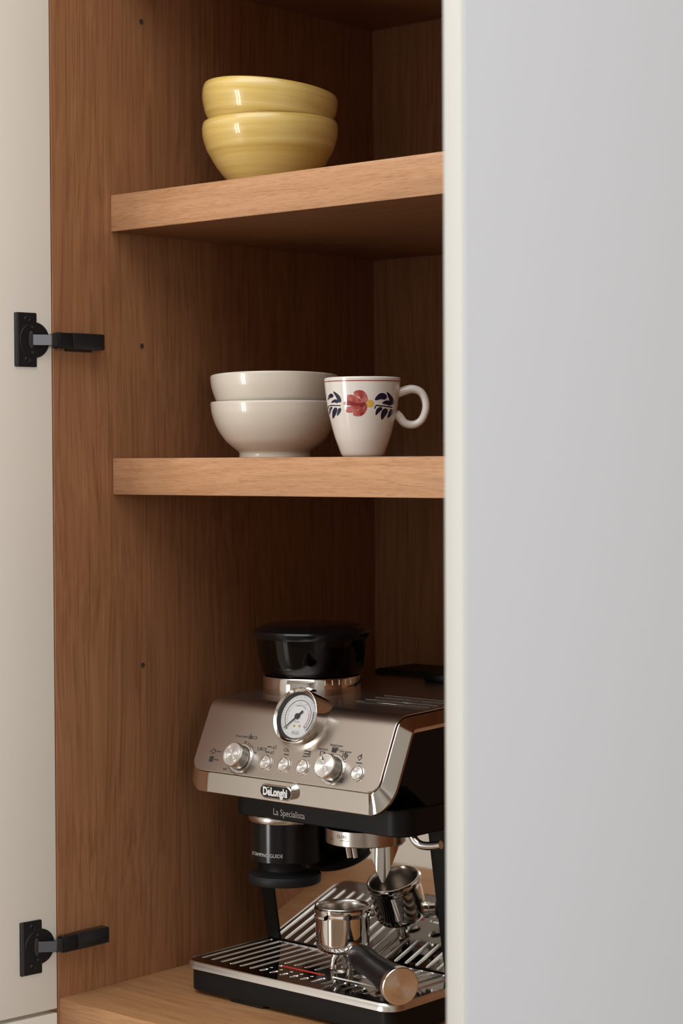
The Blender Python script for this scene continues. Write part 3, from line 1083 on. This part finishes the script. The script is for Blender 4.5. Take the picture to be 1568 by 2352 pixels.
arc_text('Optimal Zone', .0122, D(82), .0028)
text('Pressure', GF @ Matrix.Translation((.0005, -.0058, -.0048)), .0022, M['dial_grey'], gauge, depth=.00005)
obj('gauge_glass', lathe([(.0262, -.0014), (.0150, -.0011), (0, -.0010)], GF, 48), M['glass'], gauge, 'clear gauge glass')

# bean hopper: steel grind-setting collar, smoked tub, black lid
HX, HY = .1300, .2680
HF = Matrix.Translation((HX, HY, ZC))
col = obj('grind_collar', lathe([(.0555, -.2625), (.0560, -.2600), (.0560, -.2440), (.0552, -.2428), (.050, -.2428)], HF, 96), M['chrome'], esp, 'polished steel grind-setting collar')
for k in range(6):
    a = D(-42) + k * D(9)
    obj('tick_mark', prism(rrect(-.0005, .0005, -.0030, .0030, .0002, 1), frame(HF @ Vector((.0561 * cos(a), .0561 * sin(a), -.2470)), (cos(a), sin(a), 0), (-sin(a), cos(a), 0)), -.0001, .0002), M['white'], col)
obj('pointer', box(.0905, .0945, .2265, .2300, Z(-.2600), Z(-.2430), .0004, 1), M['black_gloss'], col)
hop = obj('bean_hopper', lathe([(.0530, -.2420), (.0550, -.2405), (.0578, -.2360), (.0610, -.2200), (.0638, -.2010), (.0640, -.1985), (.0622, -.1985), (.0585, -.2200), (.0560, -.2350), (.0530, -.2395), (.020, -.2400)], HF, 96),
          M['smoke'], esp, 'smoked clear bean hopper')
obj('hopper_neck', lathe([(.0500, -.2418), (.0500, -.2380), (.030, -.2330), (.020, -.2330)], HF, 48), M['black_gloss'], hop)
obj('grinder_cone', lathe([(.030, -.2330), (.026, -.2190), (.018, -.2100), (.008, -.2070), (0, -.2065)], HF, 40), M['black_gloss'], hop, 'dark dome inside the hopper')
obj('hopper_rib', box(HX - .004, HX + .004, HY - .052, HY - .046, Z(-.2390), Z(-.2000), .001, 1), M['black_gloss'], hop)
lid = obj('hopper_lid', lathe([(0, -.1955), (.055, -.1960), (.0635, -.2005), (.0652, -.2000), (.0668, -.1975), (.0682, -.1935), (.0672, -.1915), (.0565, -.1868), (.0510, -.1852), (.030, -.1843), (0, -.1840)], HF, 96), M['black_gloss'], esp, 'black hopper lid')

# cup rails and the water tank on top
for k, y in enumerate((.2250, .2400, .2570, .2720)):
    zt = _prof(S1 + RB * (TH0 - TH1) + (y - .1807))[1]
    obj('cup_rail', tube([(.2340, y, Z(zt + .0006)), (.2344, y, Z(zt + .0008)), (.3350, y, Z(zt + .0008)), (.3354, y, Z(zt + .0006))], .0006, 10), M['grille'], esp, 'thin bright cup rail')
obj('water_tank', box(.1000, .3480, .4120, .4880, Z(-.30), Z(-.2490), .005, 3), M['black_soft'], esp, 'black water tank lid')
obj('tank_grip', box(.2000, .2380, .3820, .4160, Z(-.2560), Z(-.2460), .003, 2), M['black'], esp)
obj('tank_grip_tip', box(.2300, .2385, .3790, .3822, Z(-.2510), Z(-.2490), .0006, 1), M['chrome'], esp)

# mirror back plate, leaning forward at the top
al = radians(10)
MF = Matrix(((1, 0, 0, 0), (0, -sin(al), -cos(al), .2640), (0, cos(al), -sin(al), Z(-.551)), (0, 0, 0, 1)))
obj('mirror_plate', prism(rrect(.0850, .3255, .0005, .1660, .0008, 2), MF, .0001, .0016, chamfer=.0003), M['mirror'], esp, 'mirror-polished steel back plate')
for x0, x1 in ((.0655, .0848), (.3257, .3510)):
    obj('plate_frame', prism(rrect(x0, x1, .0005, .1660, .0010, 2), MF, .0001, .0034, chamfer=.0006), M['black'], esp)

# drip tray
tray = obj('drip_tray', prism(rrect(.0675, .3625, .1290, .3000, .016, 8), Matrix.Translation((0, 0, ZC)), -.5842, -.5570, chamfer=.0012), M['black'], esp, 'black drip tray under the grille')
for x0, x1 in ((.128, .182), (.2750, .330)):
    obj('foot', prism(rrect(x0, x1, .131, .165, .006, 4), Matrix.Translation((0, 0, ZC)), -.5880, -.5835), M['black'], esp)
for x0, x1 in ((.080, .120), (.30, .34)):
    obj('foot', prism(rrect(x0, x1, .42, .46, .006, 4), Matrix.Translation((0, 0, ZC)), -.5880, -.5650), M['black'], esp)
b = bmesh.new()
rings = []
for ins, z in ((.0045, -.5592), (.0006, -.5594), (0, -.5588), (.0004, -.5562), (.0011, -.5537), (.0020, -.5519), (.0030, -.5511), (.0036, -.5518)):
    rings.append([b.verts.new((x, y, Z(z))) for x, y in rrect(.0632 + ins, .3668 - ins, .1232 + ins, .2980 - ins, .0200 - ins, 10)])
for A, B in zip(rings, rings[1:]):
    for i in range(len(A)):
        b.faces.new((A[i], A[(i + 1) % len(A)], B[(i + 1) % len(A)], B[i]))
bmesh.ops.recalc_face_normals(b, faces=b.faces[:])
obj('tray_rim', b, M['rim_steel'], tray, 'bright steel rim of the drip tray')

# grille with real slots
ZG = -.5518
holes = []


def slot(x0, y0, x1, y1, hw, n=5):
    """outline of a round-ended slot"""
    a = atan2(y1 - y0, x1 - x0)
    pts = []
    for cx, cy, st in ((x1, y1, a - pi / 2), (x0, y0, a + pi / 2)):
        for i in range(n + 1):
            t = st + pi * i / n
            pts.append((cx + hw * cos(t), cy + hw * sin(t), (cx, cy)))
    holes.append((pts, hw))


HW = .0028
pitch = .01485
xs = [.0750 + pitch * i for i in range(20)]
for i, x in enumerate(xs):
    if x > .352:
        continue
    if i < 6 or i > 15:
        slot(x, .1470, x, .2565, HW)
    elif i < 11:
        slot(x, .1470, x, .1540, HW)
        slot(x, .1620, x, .1624, .0019)
        slot(x, .1870 if i < 10 else .2140, x, .2565, HW)
    else:
        slot(x, .1470, x, .1640 if i < 15 else .1600, HW)
        slot(x, .2140, x, .2565, HW)
slot(.1665, .1745, .2280, .1745, .0026)
slot(.2420, .1745, .3000, .1745, .0026)
for x, y in ((.2310, .1960), (.2640, .1960), (.2970, .1960)):
    holes.append(([(x + .0085 * cos(2 * pi * i / 24), y + .0085 * sin(2 * pi * i / 24), (x, y)) for i in range(24)], .0085))
b = bmesh.new()
edges = []
ov = [b.verts.new((x, y, Z(ZG))) for x, y in rrect(.0664, .3636, .1264, .2660, .0165, 8)]
for i in range(len(ov)):
    edges.append(b.edges.new((ov[i], ov[(i + 1) % len(ov)])))
walls = []
for pts, hw in holes:
    vs = [b.verts.new((x, y, Z(ZG))) for x, y, c in pts]
    for i in range(len(vs)):
        edges.append(b.edges.new((vs[i], vs[(i + 1) % len(vs)])))
    walls.append((vs, pts, hw))
bmesh.ops.triangle_fill(b, use_beauty=True, use_dissolve=False, edges=edges)
bmesh.ops.recalc_face_normals(b, faces=b.faces[:])
if sum(f.normal.z for f in b.faces) < 0:
    bmesh.ops.reverse_faces(b, faces=b.faces[:])
gr = obj('grille', b, M['grille'], tray, 'polished dark steel grille with rows of slots', angle=50)
b = bmesh.new()
for _, pts, hw in walls:
    prev = [b.verts.new((x, y, Z(ZG + .0001))) for x, y, c in pts]
    for k, dz in ((.20 * .0026 / hw, .0003), (.46 * .0026 / hw, .0014), (.62 * .0026 / hw, .0036)):
        ring = [b.verts.new((x + (c[0] - x) * k, y + (c[1] - y) * k, Z(ZG - dz))) for x, y, c in pts]
        for i in range(len(ring)):
            b.faces.new((prev[i], prev[(i + 1) % len(ring)], ring[(i + 1) % len(ring)], ring[i]))
        prev = ring
obj('slot_edge', b, M['slot_steel'], gr, 'bright punched edges of the slots', angle=50)
obj('float', prism(rrect(.1680, .2270, .1729, .1761, .0014, 4), Matrix.Translation((0, 0, ZC)), -.5555, -.5513, chamfer=.0005), M['red'], tray, 'red level float')

# grinder outlet with tamping guide
TX, TYY = .1500, .2000
TF = Matrix.Translation((TX, TYY, ZC))
obj('grinder_collar', lathe([(.0300, -.3960), (.0395, -.3960), (.0402, -.3950), (.0402, -.3900), (.0395, -.3888)], TF, 80), M['steel'], esp, 'brushed steel grinder collar')
tamp = obj('tamper', lathe([(.0, -.395), (.0345, -.3955), (.0345, -.4080), (.0335, -.4200), (.0335, -.4240), (.0310, -.4330), (.0270, -.4400), (.0240, -.4460), (.0238, -.4510), (.0260, -.4528), (.0350, -.4542), (.0392, -.4552), (.0400, -.4565), (.0400, -.4640), (.0392, -.4652), (0, -.4655)], TF, 80), M['black_soft'], esp, 'black tamper hanging under the collar')
ca = atan2(CAMY - TYY, CAMX - TX)
sh = [(.0376, -.3962), (.0382, -.3962), (.0382, -.4385), (.0376, -.4385), (.0376, -.3962)]
guide = obj('tamping_guide', lathe(sh, TF, 40, a0=ca - D(115), a1=ca + D(28)), M['black_gloss'], esp, 'curved black tamping guide', angle=30)
obj('guide_back', lathe([(.0376, -.3962), (.0380, -.3962), (.0380, -.4420), (.0376, -.4420)], TF, 30, a0=ca + D(28), a1=ca + D(150)), M['black'], esp)


def guide_bend(p):
    a = ca - D(36) + p.x / .0382
    return Vector((TX + (.0383 + p.z) * cos(a), TYY + (.0383 + p.z) * sin(a), Z(-.4305) + p.y))


text('& TAMPING GUIDE', None, .0056, M['grey_print'], guide, depth=.0001, bend=guide_bend, sx=.92)

# brew group collar
QX, QY = .2715, .1950
QF = Matrix.Translation((QX, QY, ZC))
grp = obj('brew_group', lathe([(.0340, -.4045), (.0420, -.4052), (.0429, -.4042), (.0430, -.3890)], QF, 96), M['steel'], esp, 'brushed steel brew group collar')
obj('group_seal', lathe([(.0345, -.4046), (.0335, -.4030), (.030, -.4020), (0, -.4020)], QF, 64), M['black'], grp)
qa = atan2(CAMY - QY, CAMX - QX)


def group_bend(a_off, zz):
    def f(p):
        a = qa + a_off + p.x / .0430
        return Vector((QX + (.0431 + p.z) * cos(a), QY + (.0431 + p.z) * sin(a), Z(zz) + p.y))
    return f


text('CLOSE', None, .0048, M['dark_print'], grp, depth=.0001, bend=group_bend(-.62, -.3945), sx=.9)
for k in range(5):
    text('-', None, .0060, M['dark_print'], grp, depth=.0001, bend=group_bend(-.66 + k * .055, -.3978), sx=1.0)
text('-', None, .0080, M['dark_print'], grp, depth=.0001, bend=group_bend(-1.0, -.3978), sx=3.0)
# twin coffee outlet and the hot-water chute
for dx in (-.0028, .0028):
    p0 = Vector((.2690 + dx, .1720 + dx * .6, Z(-.4025)))
    obj('outlet', tube([p0, p0 + Vector((.0008, .0004, -.006)), p0 + Vector((.0024, .0012, -.0172))], [.0032, .0028, .0026], 20), M['chrome'], grp, 'small chrome outlet')
# chute: an upright half tube cut to a rounded point
b = bmesh.new()
VX, VY, VR = .2980, .1955, .0186
va = atan2(CAMY - VY, CAMX - VX) - D(8)
nv = 48
rows = []
for rad in (VR, VR - .0012):
    tp, bt = [], []
    for i in range(nv + 1):
        q = -1 + 2 * i / nv
        a = va + q * D(98)
        zb = -.4425 + .0475 * max(0, (abs(sin(q * D(98))) - .06)) ** 1.15
        tp.append(b.verts.new((VX + rad * cos(a), VY + rad * sin(a), Z(-.4046))))
        bt.append(b.verts.new((VX + rad * cos(a), VY + rad * sin(a), Z(min(zb, -.4050)))))
    rows.append((tp, bt))
for i in range(nv):
    b.faces.new((rows[0][0][i], rows[0][0][i + 1], rows[0][1][i + 1], rows[0][1][i]))
    b.faces.new((rows[1][0][i], rows[1][1][i], rows[1][1][i + 1], rows[1][0][i + 1]))
    b.faces.new((rows[0][1][i], rows[0][1][i + 1], rows[1][1][i + 1], rows[1][1][i]))
bmesh.ops.recalc_face_normals(b, faces=b.faces[:])
obj('hot_water_chute', b, M['chrome'], esp, 'pointed polished chute under the brew group', angle=50)
# steam wand
wp = smooth_profile([(0, .004), (.0006, -.006), (.0045, -.0130), (.0105, -.0168), (.018, -.0175), (.027, -.0165), (.036, -.0145)], 5)
obj('steam_wand', tube([(.3420 + p[0], .1850 + p[0] * .12, Z(-.3810) + p[1]) for p in wp], .0044, 20), M['chrome_soft'], esp, 'bent steel steam wand')

# ------------------------------------------------------------------ portafilter on the grille
PC = Vector((.2290, .2060, Z(ZG)))
pf = thing('portafilter', 'chrome portafilter with black handle and steel end cap, lying on the drip tray', 'portafilter', PC)
hd = Vector((.885, -.465, 0)).normalized()
PFm = Matrix.Translation(PC + Vector((0, 0, .0022)))
obj('basket_holder', lathe([(0, .0170), (.010, .0165), (.0200, .0178), (.0262, .0205), (.0285, .0240), (.0291, .0300), (.0294, .0570), (.0297, .0600), (.0306, .0612), (.0309, .0640), (.0308, .0662), (.0300, .0670), (.0286, .0662)], PFm, 96), M['chrome'], pf)
obj('filter_basket', lathe([(.0284, .0655), (.0290, .0670), (.0300, .0674), (.0304, .0680), (.0300, .0686), (.0284, .0685), (.0275, .0676), (.0268, .0640), (.0262, .0560), (.0258, .0420), (.0225, .0390), (0, .0388)], PFm, 96),
    M['steel'], pf, 'steel filter basket with rolled rim')
for aa, wdt in ((D(36), .17), (D(-98), .24)):
    b = lathe([(.0292, .0568), (.0338, .0570), (.0346, .0578), (.0346, .0606), (.0338, .0614), (.0292, .0616), (.0292, .0568)], PFm, 8, a0=aa - wdt, a1=aa + wdt)
    bmesh.ops.holes_fill(b, edges=[e for e in b.edges if e.is_boundary], sides=8)
    obj('lug', b, M['chrome_soft'], pf)
side = Vector((-hd.y, hd.x, 0))
for sg in (-1, 1):
    p0 = PC + side * sg * .004 + Vector((0, 0, .0185)) - hd * .004
    p1 = PC + side * sg * .0085 + Vector((0, 0, .0110)) - hd * .004
    p2 = PC + side * sg * .0100 + Vector((0, 0, .0006)) - hd * .004
    obj('spout', tube([p0, p1, p2], [.0046, .0042, .0036], 16), M['chrome'], pf)
z0, z1 = .0265, .0205
nk0, nk1 = PC + hd * .0270 + Vector((0, 0, z0)), PC + hd * .0480 + Vector((0, 0, .0258))
obj('neck', tube([nk0, PC + hd * .0330 + Vector((0, 0, .0263)), PC + hd * .0335 + Vector((0, 0, .0263)), PC + hd * .0400 + Vector((0, 0, .0260)), nk1], [.0092, .0088, .0074, .0070, .0070], 32), M['chrome'], pf)
ax0, ax1 = PC + hd * .0400 + Vector((0, 0, .0260)), PC + hd * .1545 + Vector((0, 0, .0207))
HFm = frame(ax0, ax1 - ax0, side)
HL = (ax1 - ax0).length
obj('grip', lathe([(0, 0), (.0082, 0), (.0102, .0012), (.0125, .0070), (.0140, .0170), (.0144, .0270), (.0138, .0420), (.0138, .0560), (.0150, .0760), (.0170, .0960), (.0188, HL), (0, HL)], HFm, 48), M['grip'], pf, 'black handle grip')
spin('end_cap', lathe([(0, HL - .001), (.0184, HL - .001), (.0196, HL), (.0196, HL + .0062), (.0190, HL + .0070)] + turned(.0182, HL + .0071, 150), None, 80), M['spun'], pf, HFm, 'turned steel end cap of the handle', angle=3.2)

# machine and portafilter shrunk slightly toward the camera, base set on the cabinet bottom
for o, p in ((esp, (.2251, .2778, ZFL + .0077)), (pf, (.2473, .1850, ZFL + .0361))):
    o.location = p
    o.scale = (.9872, .9872, .9872)
